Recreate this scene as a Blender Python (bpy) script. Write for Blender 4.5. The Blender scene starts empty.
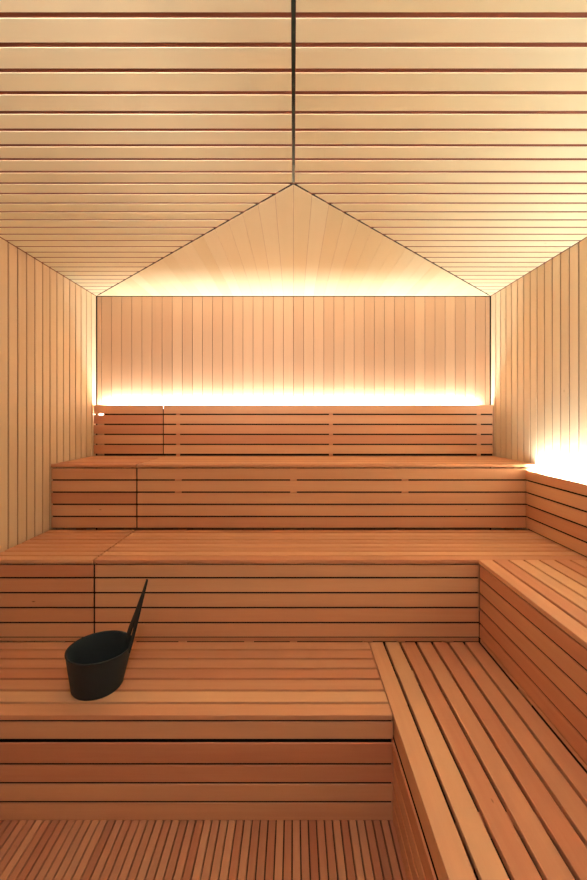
import bpy, bmesh, math, random
from mathutils import Vector

# ------------------------------------------------------------------ camera, light, exposure
U = 0.008                      # working unit: 8 mm
EYE = 193.6                    # eye height above the floor, in working units
sc = bpy.context.scene
col = sc.collection
cd = bpy.data.cameras.new('camera')
cam = bpy.data.objects.new('camera', cd); col.objects.link(cam)
cam.location = (0, 0, EYE * U); cam.rotation_euler = (math.pi / 2, 0, 0)
cd.sensor_fit = 'HORIZONTAL'; cd.sensor_width = 36; cd.lens = 36 * 412 / 587
cd.shift_y = -23 / 587; cd.clip_start = 0.02
sc.camera = cam

world = bpy.data.worlds.new('world'); sc.world = world; world.use_nodes = True
wb = world.node_tree.nodes['Background']
wb.inputs['Color'].default_value = (1.0, 0.93, 0.82, 1)     # weak even fill added through the open front
wb.inputs['Strength'].default_value = 0.03
LED_BACK = 94.0
LED_SIDE = 112.0
FILL_TOP = 165.0  # strength of the added ceiling fill
WASH = 108.0  # strength of the added ceiling-wash spots

vs = sc.view_settings
sc.display_settings.display_device = 'sRGB'
vs.view_transform = 'Standard'; vs.look = 'None'; vs.gamma = 1; vs.exposure = 0.84
vs.use_curve_mapping = False

# ------------------------------------------------------------------ room measures (working units)
W = 197.1        # half width
D = 412.0        # camera to back wall
CEIL = -121.0    # heights are given as drop H below the eye
FRONT = -110.0   # the glazed front behind the camera
rnd = random.Random(7)

def P(x, z, h):            # x right, z depth, h drop below the eye
    return Vector((x * U, z * U, (EYE - h) * U))

# ------------------------------------------------------------------ materials
def nodes(name):
    m = bpy.data.materials.new(name); m.use_nodes = True
    return m, m.node_tree, m.node_tree.nodes['Principled BSDF']

def wood(name, axis, light, dark, spread=0.5, rough=0.5, streak=0.35):
    """Board wood: grain runs along axis; each board has its own tone from the 'board' attribute."""
    m, nt, b = nodes(name); N, L = nt.nodes, nt.links
    tc = N.new('ShaderNodeTexCoord'); at = N.new('ShaderNodeAttribute'); at.attribute_name = 'board'
    sep = N.new('ShaderNodeSeparateColor'); L.new(at.outputs['Color'], sep.inputs[0])
    mp = N.new('ShaderNodeMapping'); s = [26.0, 26.0, 26.0]; s[axis] = 1.1
    mp.inputs['Scale'].default_value = s
    off = N.new('ShaderNodeVectorMath'); off.operation = 'SCALE'; off.inputs['Scale'].default_value = 19.0
    L.new(at.outputs['Color'], off.inputs[0])
    add = N.new('ShaderNodeVectorMath'); add.operation = 'ADD'
    L.new(tc.outputs['Object'], mp.inputs['Vector']); L.new(mp.outputs[0], add.inputs[0]); L.new(off.outputs[0], add.inputs[1])
    n1 = N.new('ShaderNodeTexNoise'); n1.inputs['Scale'].default_value = 1.0; n1.inputs['Detail'].default_value = 5
    n1.inputs['Roughness'].default_value = 0.6; n1.inputs['Distortion'].default_value = 0.6
    L.new(add.outputs[0], n1.inputs['Vector'])
    n2 = N.new('ShaderNodeTexNoise'); n2.inputs['Scale'].default_value = 7.0; n2.inputs['Detail'].default_value = 3
    L.new(add.outputs[0], n2.inputs['Vector'])
    # tone = board random * spread + grain * streak + fine * .1
    a = N.new('ShaderNodeMath'); a.operation = 'MULTIPLY'; a.inputs[1].default_value = spread; L.new(sep.outputs[0], a.inputs[0])
    c = N.new('ShaderNodeMath'); c.operation = 'MULTIPLY_ADD'; c.inputs[1].default_value = streak; L.new(n1.outputs[0], c.inputs[0]); L.new(a.outputs[0], c.inputs[2])
    d = N.new('ShaderNodeMath'); d.operation = 'MULTIPLY_ADD'; d.inputs[1].default_value = 0.12; L.new(n2.outputs[0], d.inputs[0]); L.new(c.outputs[0], d.inputs[2])
    mx = N.new('ShaderNodeMix'); mx.data_type = 'RGBA'
    L.new(d.outputs[0], mx.inputs['Factor'])
    mx.inputs[6].default_value = (*light, 1); mx.inputs[7].default_value = (*dark, 1)
    # a few small pin knots
    vo = N.new('ShaderNodeTexVoronoi'); vo.inputs['Scale'].default_value = 1.0
    mk = N.new('ShaderNodeMapping'); ks = [7.0, 7.0, 7.0]; ks[axis] = 2.6; mk.inputs['Scale'].default_value = ks
    L.new(tc.outputs['Object'], mk.inputs['Vector'])
    ka = N.new('ShaderNodeVectorMath'); ka.operation = 'ADD'; L.new(mk.outputs[0], ka.inputs[0]); L.new(off.outputs[0], ka.inputs[1])
    L.new(ka.outputs[0], vo.inputs['Vector'])
    kr = N.new('ShaderNodeValToRGB'); kr.color_ramp.elements[0].position = 0.01; kr.color_ramp.elements[0].color = (.45, .33, .25, 1)
    kr.color_ramp.elements[1].position = 0.03; kr.color_ramp.elements[1].color = (1, 1, 1, 1)
    L.new(vo.outputs['Distance'], kr.inputs[0])
    mul = N.new('ShaderNodeMix'); mul.data_type = 'RGBA'; mul.blend_type = 'MULTIPLY'; mul.inputs['Factor'].default_value = 1
    L.new(mx.outputs[2], mul.inputs[6]); L.new(kr.outputs[0], mul.inputs[7])
    L.new(mul.outputs[2], b.inputs['Base Color'])
    b.inputs['Roughness'].default_value = rough
    b.inputs['Specular IOR Level'].default_value = 0.3
    bp = N.new('ShaderNodeBump'); bp.inputs['Strength'].default_value = 0.03; bp.inputs['Distance'].default_value = 0.002
    L.new(n1.outputs[0], bp.inputs['Height']); L.new(bp.outputs[0], b.inputs['Normal'])
    return m

PALE, PALED = (0.84, 0.66, 0.46), (0.70, 0.49, 0.30)
BEN, BEND = (0.87, 0.515, 0.29), (0.60, 0.215, 0.115)
CEI, CEID = (0.88, 0.80, 0.58), (0.80, 0.69, 0.44)
WALLX = wood('cladding_grain_across', 0, CEI, CEID, .45, .55)
WALLY = wood('cladding_grain_deep', 1, CEI, CEID, .8, .55)
WALLZ = wood('cladding_grain_upright', 2, PALE, PALED, .55, .55)
WALLB = wood('back_cladding_upright', 2, (0.60, 0.37, 0.23), (0.47, 0.26, 0.15), .45, .55)
BX = wood('bench_wood_across', 0, BEN, BEND, .6, .48)
BY = wood('bench_wood_deep', 1, BEN, BEND, .6, .48)
BZ = wood('bench_wood_upright', 2, BEN, BEND, .6, .5)
FY = wood('floor_wood', 1, (0.72, 0.38, 0.22), (0.46, 0.175, 0.10), .7, .5)
BACKING = wood('backing_wood', 0, (0.27, 0.075, 0.04), (0.19, 0.05, 0.026), .3, .8)

def flat(name, c, rough=.6, metal=0, spec=.4):
    m, nt, b = nodes(name)
    n = nt.nodes.new('ShaderNodeTexNoise'); n.inputs['Scale'].default_value = 60
    mx = nt.nodes.new('ShaderNodeMix'); mx.data_type = 'RGBA'
    mx.inputs[6].default_value = (*[v * .85 for v in c], 1); mx.inputs[7].default_value = (*[min(1, v * 1.15) for v in c], 1)
    nt.links.new(n.outputs[0], mx.inputs['Factor']); nt.links.new(mx.outputs[2], b.inputs['Base Color'])
    b.inputs['Roughness'].default_value = rough; b.inputs['Metallic'].default_value = metal
    b.inputs['Specular IOR Level'].default_value = spec
    return m
VOID = flat('joint_shade_dark', (0.035, 0.022, 0.016), .9, spec=.1)  # near-black standing for shade in the corner and mitre gaps
SUB = flat('dark_subfloor', (0.05, 0.028, 0.02), .9, spec=.1)
SHADE = flat('gap_shade_black', (0.018, 0.014, 0.010), .95, spec=.05)  # black sheets standing in for the shade behind slat gaps
CHAN = flat('dark_channel_metal', (0.03, 0.045, 0.035), .22, .3)
ALU = flat('aluminium_profile', (0.6, 0.6, 0.6), .4, 1)
DARKW = flat('dark_front_panel', (0.06, 0.04, 0.03), .6)  # unseen front wall kept dark to cut bounce onto the bench fronts
BLK = flat('matt_black_bucket', (0.022, 0.031, 0.037), .6, spec=.22)
def emit(name, c, s):
    m = bpy.data.materials.new(name); m.use_nodes = True; nt = m.node_tree
    b = nt.nodes['Principled BSDF']; b.inputs['Base Color'].default_value = (.8, .8, .8, 1)
    b.inputs['Emission Color'].default_value = (*c, 1); b.inputs['Emission Strength'].default_value = s
    return m

# ------------------------------------------------------------------ mesh builder
class MB:
    def __init__(s):
        s.bm = bmesh.new(); s.lay = s.bm.loops.layers.float_color.new('board'); s.mats = []
    def _mi(s, m):
        if m not in s.mats: s.mats.append(m)
        return s.mats.index(m)
    def _paint(s, faces, mat, tone=None):
        t = (rnd.random() if tone is None else tone, rnd.random(), rnd.random(), 1); mi = s._mi(mat)
        for f in faces:
            f.material_index = mi
            for l in f.loops: l[s.lay] = t
    def prism(s, a, b, mat, tone=None):
        """two matching rings of points -> closed solid"""
        va = [s.bm.verts.new(p) for p in a]; vb = [s.bm.verts.new(p) for p in b]; n = len(va)
        fs = [s.bm.faces.new(va), s.bm.faces.new(vb[::-1])]
        for i in range(n): fs.append(s.bm.faces.new((va[i], vb[i], vb[(i + 1) % n], va[(i + 1) % n])))
        s._paint(fs, mat, tone)
    def board(s, axis, a0, a1, w0, w1, t0, t1, mat, ch=.28, cut0=None, cut1=None, tone=None):
        """a chamfered board. axis 'x': length x, width z; 'z': length z, width x; t = H range.
        'xv': length x, width H, t = depth; 'zv': length z, width H, t = x; 'v': length H, width x, t depth; 'vs': length H, width z, t x
        cut0/cut1(w) give mitred ends as a function of the width coordinate"""
        ch = min(ch, abs(w1 - w0) * .3, abs(t1 - t0) * .3)
        wl, wh = min(w0, w1), max(w0, w1); tl, th = min(t0, t1), max(t0, t1)
        ring = [(wl + ch, tl), (wh - ch, tl), (wh, tl + ch), (wh, th - ch), (wh - ch, th), (wl + ch, th), (wl, th - ch), (wl, tl + ch)]
        def pt(l, w, t):
            return {'x': lambda: P(l, w, t), 'z': lambda: P(w, l, t), 'xv': lambda: P(l, t, w),
                    'zv': lambda: P(t, l, w), 'v': lambda: P(w, t, l), 'vs': lambda: P(t, w, l)}[axis]()
        A = [pt(cut0(w) if cut0 else a0, w, t) for w, t in ring]
        B = [pt(cut1(w) if cut1 else a1, w, t) for w, t in ring]
        s.prism(A, B, mat, tone)
    def box(s, x0, x1, z0, z1, h0, h1, mat, tone=None):
        A = [P(x0, z0, h0), P(x1, z0, h0), P(x1, z1, h0), P(x0, z1, h0)]
        B = [P(x0, z0, h1), P(x1, z0, h1), P(x1, z1, h1), P(x0, z1, h1)]
        s.prism(A, B, mat, tone)
    def build(s, name, parent=None, kind=None):
        bmesh.ops.recalc_face_normals(s.bm, faces=s.bm.faces[:])
        me = bpy.data.meshes.new(name); s.bm.to_mesh(me); s.bm.free()
        for m in s.mats: me.materials.append(m)
        o = bpy.data.objects.new(name, me); col.objects.link(o)
        if parent is not None:
            o.parent = parent; o.matrix_parent_inverse = parent.matrix_basis.inverted()
        if kind: o['kind'] = kind
        return o

def thing(name, label, cat, x, z, h, group=None):
    o = bpy.data.objects.new(name, None); col.objects.link(o)
    o.location = P(x, z, h); o.empty_display_size = .05
    o['label'] = label; o['category'] = cat
    if group: o['group'] = group
    return o

# ------------------------------------------------------------------ ceiling: two cross-boarded fields and a mitred back triangle
TC = 0.32
TH = 0.75                                   # cladding thickness
AP = 213.5                                 # depth of the mitre apex
G = 1.95
mb = MB()
pitch = (D - AP) / 20
k0 = int(math.floor((FRONT - AP) / pitch)) + 1
for k in range(k0, 20):
    z0 = AP + k * pitch + G / 2; z1 = AP + (k + 1) * pitch - G / 2
    for sgn in (-1, 1):
        outer = sgn * (W - .35)
        if k >= 0:
            f = lambda z, sgn=sgn: sgn * ((z - AP) / (D - AP) * W + .8)
            if f(z1) * sgn > W - 1.5:
                f = lambda z, sgn=sgn: sgn * min(W - .6, (z - AP) / (D - AP) * W + .8)
            mb.board('x', outer, None, z0, z1, CEIL, CEIL - TC, WALLX, .03, cut1=f)
        else:
            mb.board('x', outer, sgn * .75, z0, z1, CEIL, CEIL - TC, WALLX, .03)
tp = W / 19.5; TG = .14
for k in range(-20, 20):
    x0 = max(k * tp + TG / 2, -W + .8); x1 = min((k + 1) * tp - TG / 2, W - .8)
    if x1 - x0 < .5: continue
    f = lambda x: min(D - .3, AP + abs(x) / W * (D - AP) + 1.2)
    mb.board('z', None, D - .25, x0, x1, CEIL, CEIL - TC, WALLY, .04, cut0=f)
mb.box(-W - 2, W + 2, FRONT, D + 2, CEIL - TC - .02, CEIL - TH - 4, BACKING, .5)
mb.build('ceiling', kind='structure')
mb = MB(); mb.box(-.62, .62, 45, AP - .3, CEIL - .12, CEIL - TC - .01, CHAN)
mb.build('trim_1', kind='structure')
for sgn, nm in ((-1, 'mitre_shade_left'), (1, 'mitre_shade_right')):        # dark pieces standing in for the shade of the two mitre gaps
    mb = MB()
    for k in range(20):
        z0 = AP + (k + .07) * pitch; z1 = AP + (k + .86) * pitch
        xa, xb = sgn * (z0 - AP) / (D - AP) * W, sgn * (z1 - AP) / (D - AP) * W
        pts = [(xa - 1.6, z0), (xa + 1.6, z0), (xb + 1.6, z1), (xb - 1.6, z1)]
        mb.prism([P(x, z, CEIL - TC + .12) for x, z in pts], [P(x, z, CEIL - TC - .01) for x, z in pts], VOID)
    mb.build(nm, kind='structure')

# ------------------------------------------------------------------ walls
mb = MB()
for k in range(-20, 20):
    x0 = max(k * tp + .2, -W + .9); x1 = min((k + 1) * tp - .2, W - .9)
    mb.board('v', CEIL + .75, EYE, x0, x1, D, D + TH, WALLB, .08)
mb.box(-W - 2, W + 2, D + TH + .2, D + 4, CEIL - TH, EYE, VOID)
mb.build('wall_back', kind='structure')
for sgn, nm in ((-1, 'wall_left'), (1, 'wall_right')):
    mb = MB(); sp = 9.75; z = D - .9; first = True
    while z > FRONT + 2:
        z1 = z; z0 = max(z - sp + 1.2, FRONT)
        mb.board('vs', CEIL + .45, EYE, z0, z1, sgn * W, sgn * (W + TH), WALLZ, .22)
        z -= sp
    mb.box(*(sorted((sgn * (W + TH + .2), sgn * (W + 4)))), FRONT, D + 2, CEIL - TH, EYE, BACKING, .8)
    mb.build(nm, kind='structure')

# ------------------------------------------------------------------ floor of narrow slats
mb = MB(); x = -W + .4; fp = 3.85
while x < 60:
    mb.board('z', FRONT, 203, x, x + fp - .55, EYE, EYE + 2.4, FY, .2); x += fp
mb.box(-W - 2, W + 2, FRONT, D + 2, EYE + 2.5, EYE + 6, SUB)
mb.build('floor', kind='structure')

# front of the room behind the camera: timber frame round an open glazed doorway
mb = MB()
mb.box(-W, -W + 40, FRONT - 3, FRONT - .2, CEIL, EYE, DARKW)
mb.box(47, W, FRONT - 3, FRONT - .2, CEIL, EYE, DARKW)
mb.box(-W + 40, 47, FRONT - 3, FRONT - .2, CEIL, CEIL + 36, DARKW)
mb.build('wall_front', kind='structure')

# ------------------------------------------------------------------ benches
ST = 2.5     # slat thickness
BT = 1.0     # panel board thickness
H4, H3, H2 = 38.3, 91.0, 143.5
Z4, Z3, Z2 = 334.0, 262.6, 198.3
XS = -127.3                       # joint between the narrow left modules and the long ones
B_ROWS = [(41.95 + 9.87 * i, 50.6 + 9.87 * i) for i in range(5)]
B_ROWS[0] = (41.8, B_ROWS[0][1])
C_ROWS = [(93.85 + 9.55 * i, 102.2 + 9.55 * i) for i in range(5)]
C_ROWS[0] = (94.6, C_ROWS[0][1])

def bench_across(label, x0, x1, zf, zb, n, h, rows, below, posts, panel_x1=None, gap=1.65, stag=None):
    t = thing('sauna_bench', label, 'bench', (x0 + x1) / 2, (zf + zb) / 2, EYE)
    pw = (zb - zf) / n
    mb = MB()
    for i in range(n):
        z0 = zf + i * pw; z1 = z0 + pw - gap
        mb.board('x', x0, x1, z0, z1, h, h + ST, BX, .18)
    mb.build('seat', t)
    mb = MB()
    for a, b in rows:
        mb.board('xv', x0, panel_x1 or x1, a, b, zf + .5, zf + .5 + BT, BX, .14)
    mb.build('front_panel', t)
    lz = zf + .5 + BT + (1.1 if rows is B_ROWS else .4)
    mb = MB(); mb.box(x0, x1 + 1.2 if x1 < -100 else (panel_x1 or x1), lz, lz + .2, rows[0][0], H3 - .05 if rows is B_ROWS else H2 - .05, SHADE); mb.build('gap_shade', t)  # dark sheet in place of the shade inside the hollow bench
    if rows is C_ROWS:
        mb = MB(); mb.box(x0, panel_x1 or x1, zf + .6 + BT * .3, zf + .45 + BT, 141.3, 143.4, BX); mb.build('skirting', t)
    for px in posts:
        if rows is B_ROWS and -100 < px < 100:
            mb = MB(); mb.box(px - 2.7, px + 2.7, zf + .5 + BT + .35, zf + .5 + BT + 1.05, 41.8, 64, BZ); mb.build('batten', t)
        mb = MB(); mb.box(px - 3, px + 3, zf + BT + 12, zf + BT + 17, h + ST + .05, EYE, BZ); mb.build('post', t)
        mb = MB(); mb.box(px - 2.4, px + 2.4, zf + BT + 17.1, zb - 1, h + ST + .05, h + ST + 5, BY); mb.build('bearer', t)
    return t

# top level
bench_across('short top-level timber bench section in the back left corner, under the narrow backrest section',
             -W + .5, XS - .65, Z4, D - .8, 8, H4, B_ROWS, None, [-180, -140])
bench_across('long top-level timber bench below the backrest glowing along the back wall',
             XS + .6, W - .5, Z4, D - .8, 8, H4, B_ROWS, None, [-94, 0, 91, 183])
# third level
bench_across('short middle-level timber bench section against the left wall, with its slats running across',
             -W + .5, XS - .65, Z3, Z4 - .2, 8, H3, C_ROWS, None, [-185, -140])
bench_across('long middle-level timber bench behind and above the black bucket, right of the vertical joint',
             XS + .6, W - .5, Z3, Z4 - .2, 8, H3, C_ROWS, None, [-110, -30, 50, 104], 118.35)

def bench_deep(label, x0, x1, zn, zb, n, h, face_rows, upper_rows, posts, gap=1.5, lower_out=0.0):
    t = thing('sauna_bench', label, 'bench', (x0 + x1) / 2, (zn + zb) / 2, EYE)
    pw = (x1 - x0) / n
    mb = MB()
    for i in range(n):
        a = x0 + i * pw; mb.board('z', zn, zb, a, a + pw - gap, h, h + ST, BY, .18)
    mb.build('seat', t)
    mb = MB()
    for a, b, off in face_rows:
        mb.board('zv', zn, zb, a, b, x0 + off, x0 + off + BT, BY, .14)
    mb.build('front_panel', t)
    mb = MB(); mb.box(x0 + .95 + BT, x0 + 1.15 + BT, zn, zb, face_rows[0][0], 143.4 if h == H3 else EYE - .1, SHADE); mb.build('gap_shade', t)
    if h == H3:
        mb = MB(); mb.box(x0 + .6 + BT * .3, x0 + .45 + BT, zn, zb, 141.3, 143.4, BY); mb.build('skirting', t)
    for pz in posts:
        mb = MB(); mb.box(x0 + 12, x0 + 16, pz - 3.2, pz + 3.2, h + ST + .05, EYE, BZ); mb.build('post', t)
        mb = MB(); mb.box(x0 + 16.1, x1 - 1, pz - 2.4, pz + 2.4, h + ST + .05, h + ST + 5, BX); mb.build('bearer', t)
    return t

NEAR = -109
# corner piece of the third level: deep-running slats from the long bench to the camera side
bench_deep('middle-level timber bench along the right wall with slats pointing into the room',
           118.0, W - .5, NEAR, Z3 - .3, 8, H3, [(a, b, .5) for a, b in C_ROWS], None, [-30, 60, 150, 235])
# second level
D_ROWS = [(147.4, 155.4, .5), (156.7, 166.2, -.6)] + [(167.5 + 9.1 * i, 175.3 + 9.1 * i, -.6) for i in range(3)]
t = thing('sauna_bench', 'lowest timber bench carrying the black bucket, facing the slatted floor', 'bench', -75, 230, EYE)
mb = MB(); n = 7; pw = (Z3 + 1.8 - Z2) / n
for i in range(n):
    mb.board('x', -W + .5, 47.6, Z2 + i * pw, Z2 + (i + 1) * pw - 1.65, H2, H2 + ST, BX, .18)
mb.build('seat', t)
mb = MB()
for a, b, off in D_ROWS:
    mb.board('xv', -W + .5, 47.9 + min(off, 0) * .6 + max(off, 0) * .2, a, b, Z2 + off, Z2 + off + BT, BX, .14)
mb.build('front_panel', t)
mb = MB(); mb.box(-W + .5, 47.4, Z2 + .9 + BT, Z2 + 1.1 + BT, 146, EYE - .1, SHADE); mb.box(-W + .5, 47.4, Z3 - 1.2, Z3 + .2, 144.3, 144.7, SHADE); mb.build('gap_shade', t)  # dark sheets put in for shade behind the gaps
for px in (-180, -110, -40, 30):
    mb = MB(); mb.box(px - 3.2, px + 3.2, Z2 + 14, Z2 + 19, H2 + ST + .05, EYE, BZ); mb.build('post', t)
    mb = MB(); mb.box(px - 2.4, px + 2.4, Z2 + 19.1, Z3 - 1, H2 + ST + .05, H2 + ST + 5, BY); mb.build('bearer', t)
bench_deep('lowest timber bench along the right side with wide slats pointing into the room',
           48.2, 119.6, NEAR, Z3 + .0, 7, H2, D_ROWS, None, [-30, 60, 150, 235], gap=1.55)

# ------------------------------------------------------------------ backrests
A_ROWS = [(-11.8 + 9.85 * i, -3.25 + 9.85 * i) for i in range(5)]
ZA = 405.6
def backrest(label, x0, x1, bats, l0):
    t = thing('slatted_backrest', label, 'backrest', (x0 + x1) / 2, ZA + 2, H4)
    mb = MB()
    for a, b in A_ROWS: mb.board('xv', x0, x1, a, b, ZA, ZA + BT, BX, .14)
    mb.build('slat_panel', t)
    mb = MB(); mb.box(l0, x1, ZA + BT + .65, ZA + BT + .85, -11.7, H4 - .02, SHADE); mb.build('gap_shade', t)  # dark sheet giving the slat gaps their shade
    for px in bats:
        mb = MB(); mb.box(px - 1.9, px + 1.9, ZA + BT + .2, ZA + BT + .62, -11.2, H4 - .02, BZ); mb.build('batten', t)
    return t
backrest('narrow slatted backrest section in the back left corner', -W + .5, XS - 1.5, [], -187)
backrest('wide slatted backrest along the back wall, top edge lit white', XS - .4, W - .6, [-114, 37, 183], XS - 1.4)
t = thing('slatted_backrest', 'slatted backrest along the right wall seen at an angle', 'backrest', 191, 140, H3)
XR = 188.3
mb = MB()
for i, (a, b) in enumerate(B_ROWS):
    mb.board('zv', NEAR, Z4 - .1, a + (1.6 if i == 0 else 0), b - (.3 if i == 4 else 0), XR, XR + BT, BY, .14)
mb.build('slat_panel', t)
mb = MB(); mb.box(XR + BT + .65, XR + BT + .85, NEAR, Z4 - .1, 44, H3 - .02, SHADE); mb.build('gap_shade', t)

# ------------------------------------------------------------------ LED strips, added ceiling fill
EM_LEAK = emit('leak_glow', (1.0, 0.95, 0.82), 9.0)  # glow for the imitated light leak
EM_B = emit('led_neutral', (0.90, 1.0, 0.96), LED_BACK)
EM_T = emit('fill_soft', (1.0, 0.95, 0.86), FILL_TOP * .75)  # added fill
EM_R = emit('led_cool', (0.82, 1.0, 0.97), LED_SIDE)
t = thing('led_strip', 'white light strip glowing behind the backrest on the back wall', 'light strip', 0, 410, -6)
mb = MB(); mb.box(-190, 184, ZA + BT + 1.0, D - .25, -8.0, -6.4, ALU); mb.build('profile', t)
mb = MB(); za = ZA + BT + 1.0
wedge = lambda x: [P(x, za, -10.9), P(x, za, -8.05), P(x, za + 2.5, -8.05)]
mb.prism(wedge(-189.6), wedge(183.6), EM_B)
mb.box(-194, -190.2, D - .7, D - .5, -8, 4.5, EM_LEAK)           # glowing piece standing in for light leaking through the backrest gaps
mb.build('diffuser', t)
t = thing('led_strip', 'cool white light strip glowing behind the backrest on the right wall', 'light strip', 194, 140, 48)
mb = MB(); mb.box(XR + BT + 1.0, W - .25, NEAR, Z4 - 3, 47.0, 48.6, ALU); mb.build('profile', t)
mb = MB(); xa = XR + BT + 1.0
wedge = lambda z: [P(xa, z, 44.2), P(xa, z, 46.95), P(xa + 2.5, z, 46.95)]
mb.prism(wedge(NEAR + .4), wedge(Z4 - 3.4), EM_R); mb.build('diffuser', t)
t = thing('ceiling_fill', 'slim added fill light in the ceiling joint, out of view', 'fill light', 0, 10, CEIL)  # added out of view to brighten the benches
mb = MB(); mb.box(-.6, .6, -20, 40, CEIL - .45, CEIL + .3, ALU); mb.build('profile', t)
mb = MB(); mb.box(-2.4, 2.4, -20, 40, CEIL + .32, CEIL + .9, EM_T); mb.build('diffuser', t)

# three unseen spots added behind the camera to brighten the ceiling
for sx, nm in ((-115, 'left'), (0, 'middle'), (115, 'right')):
    t = thing('fill_spot', nm + ' one of three added fill spots behind the camera, aimed at the ceiling', 'fill_spot', sx, FRONT + 4, -66)
    mb = MB(); mb.box(sx - 5, sx + 5, FRONT - .1, FRONT + 4, -72, -60, ALU); mb.build('housing', t)
    ld = bpy.data.lights.new('spot', 'SPOT'); ld.energy = WASH * (1.2 if sx < 0 else .9 if sx == 0 else .75); ld.color = (1.0, 0.93, 0.84)
    ld.spot_size = math.radians(46); ld.spot_blend = 1.0; ld.shadow_soft_size = .05
    lo = bpy.data.objects.new('lamp', ld); col.objects.link(lo); lo.parent = t
    lo.matrix_parent_inverse = t.matrix_basis.inverted()
    src = P(sx, FRONT + 9, -66); lo.location = src
    lo.rotation_euler = (P(sx * .9, 225, -121) - src).to_track_quat('-Z', 'Y').to_euler()

# ------------------------------------------------------------------ bucket
t = thing('water_bucket', 'round black tapered sauna bucket with an upright pointed handle, on the lowest bench', 'bucket', -105, 222, H2)
def lathe(prof, n=64):
    bm = bmesh.new(); rings = []
    for r, h in prof:
        rings.append([bm.verts.new(P(-104.6 + 1.3 * (H2 - h) / 21 + r * math.cos(2 * math.pi * i / n), 220 + r * math.sin(2 * math.pi * i / n), h)) for i in range(n)])
    for a, b in zip(rings, rings[1:]):
        for i in range(n): bm.faces.new((a[i], a[(i + 1) % n], b[(i + 1) % n], b[i]))
    bm.faces.new(rings[0]); bm.faces.new(rings[-1][::-1])
    bmesh.ops.recalc_face_normals(bm, faces=bm.faces[:]); return bm
def link(bm, name, mat, parent, smooth=True):
    me = bpy.data.meshes.new(name); bm.to_mesh(me); bm.free(); me.materials.append(mat)
    if smooth:
        for p in me.polygons: p.use_smooth = len(p.vertices) < 10
    o = bpy.data.objects.new(name, me); col.objects.link(o); o.parent = parent
    o.matrix_parent_inverse = parent.matrix_basis.inverted(); return o
TOP = 122.4
prof = [(10.6, H2), (12.2, H2 - .25), (12.8, H2 - 1.2), (13.8, H2 - 7), (15.0, H2 - 13), (16.2, TOP + 1.2), (16.6, TOP + .5), (16.6, TOP + .1), (16.3, TOP),
        (15.8, TOP + .1), (15.5, TOP + .5), (14.3, H2 - 13), (12.9, H2 - 7), (11.6, H2 - 1.4), (11.0, H2 - .9)]
link(lathe(prof), 'body', BLK, t)
# upright pointed handle: tapered blade with a slit, standing on the right rim
b0 = Vector((-87.0, 218.0, 125.6)); b1 = Vector((-95.0, 234.0, 124.6)); tip = Vector((-79.9, 225.0, 88.9))
mid = (b0 + b1) / 2; up = (tip - mid); side = (b1 - b0)
nrm = up.cross(side).normalized()
def bp(s, v): return mid + side * s + up * v
outl = [(-.5, -.08), (-.48, .18), (-.36, .45), (-.17, .80), (-.05, 1.0), (.05, 1.0), (.08, .80), (.28, .45), (.47, .18), (.52, 0.02)]
hole = [(-.10, .06), (-.13, .22), (-.04, .40), (.06, .40), (.12, .22), (.14, .06)]
def side_bars():
    bm = bmesh.new()
    L = [((-.5, .02), (-.25, .04)), ((-.48, .18), (-.2, .22)), ((-.36, .45), (-.02, .42)), ((-.17, .80), (-.02, .80)), ((-.055, 1.0), (0, 1.0))]
    R = [((.05, .04), (.5, .04)), ((.06, .22), (.47, .18)), ((-.02, .42), (.28, .45)), ((-.02, .80), (.10, .80)), ((0, 1.0), (.055, 1.0))]
    for rows in (L, R):
        prev = None
        for a, b in rows:
            th = .35
            q = [bp(*a) - nrm * th, bp(*b) - nrm * th, bp(*b) + nrm * th, bp(*a) + nrm * th]
            vs_ = [bm.verts.new(P(v.x, v.y, v.z)) for v in q]
            if prev:
                for i in range(4): bm.faces.new((prev[i], prev[(i + 1) % 4], vs_[(i + 1) % 4], vs_[i]))
            else: bm.faces.new(vs_)
            prev = vs_
        bm.faces.new(prev[::-1])
    bmesh.ops.recalc_face_normals(bm, faces=bm.faces[:]); return bm
link(side_bars(), 'handle', BLK, t, False)
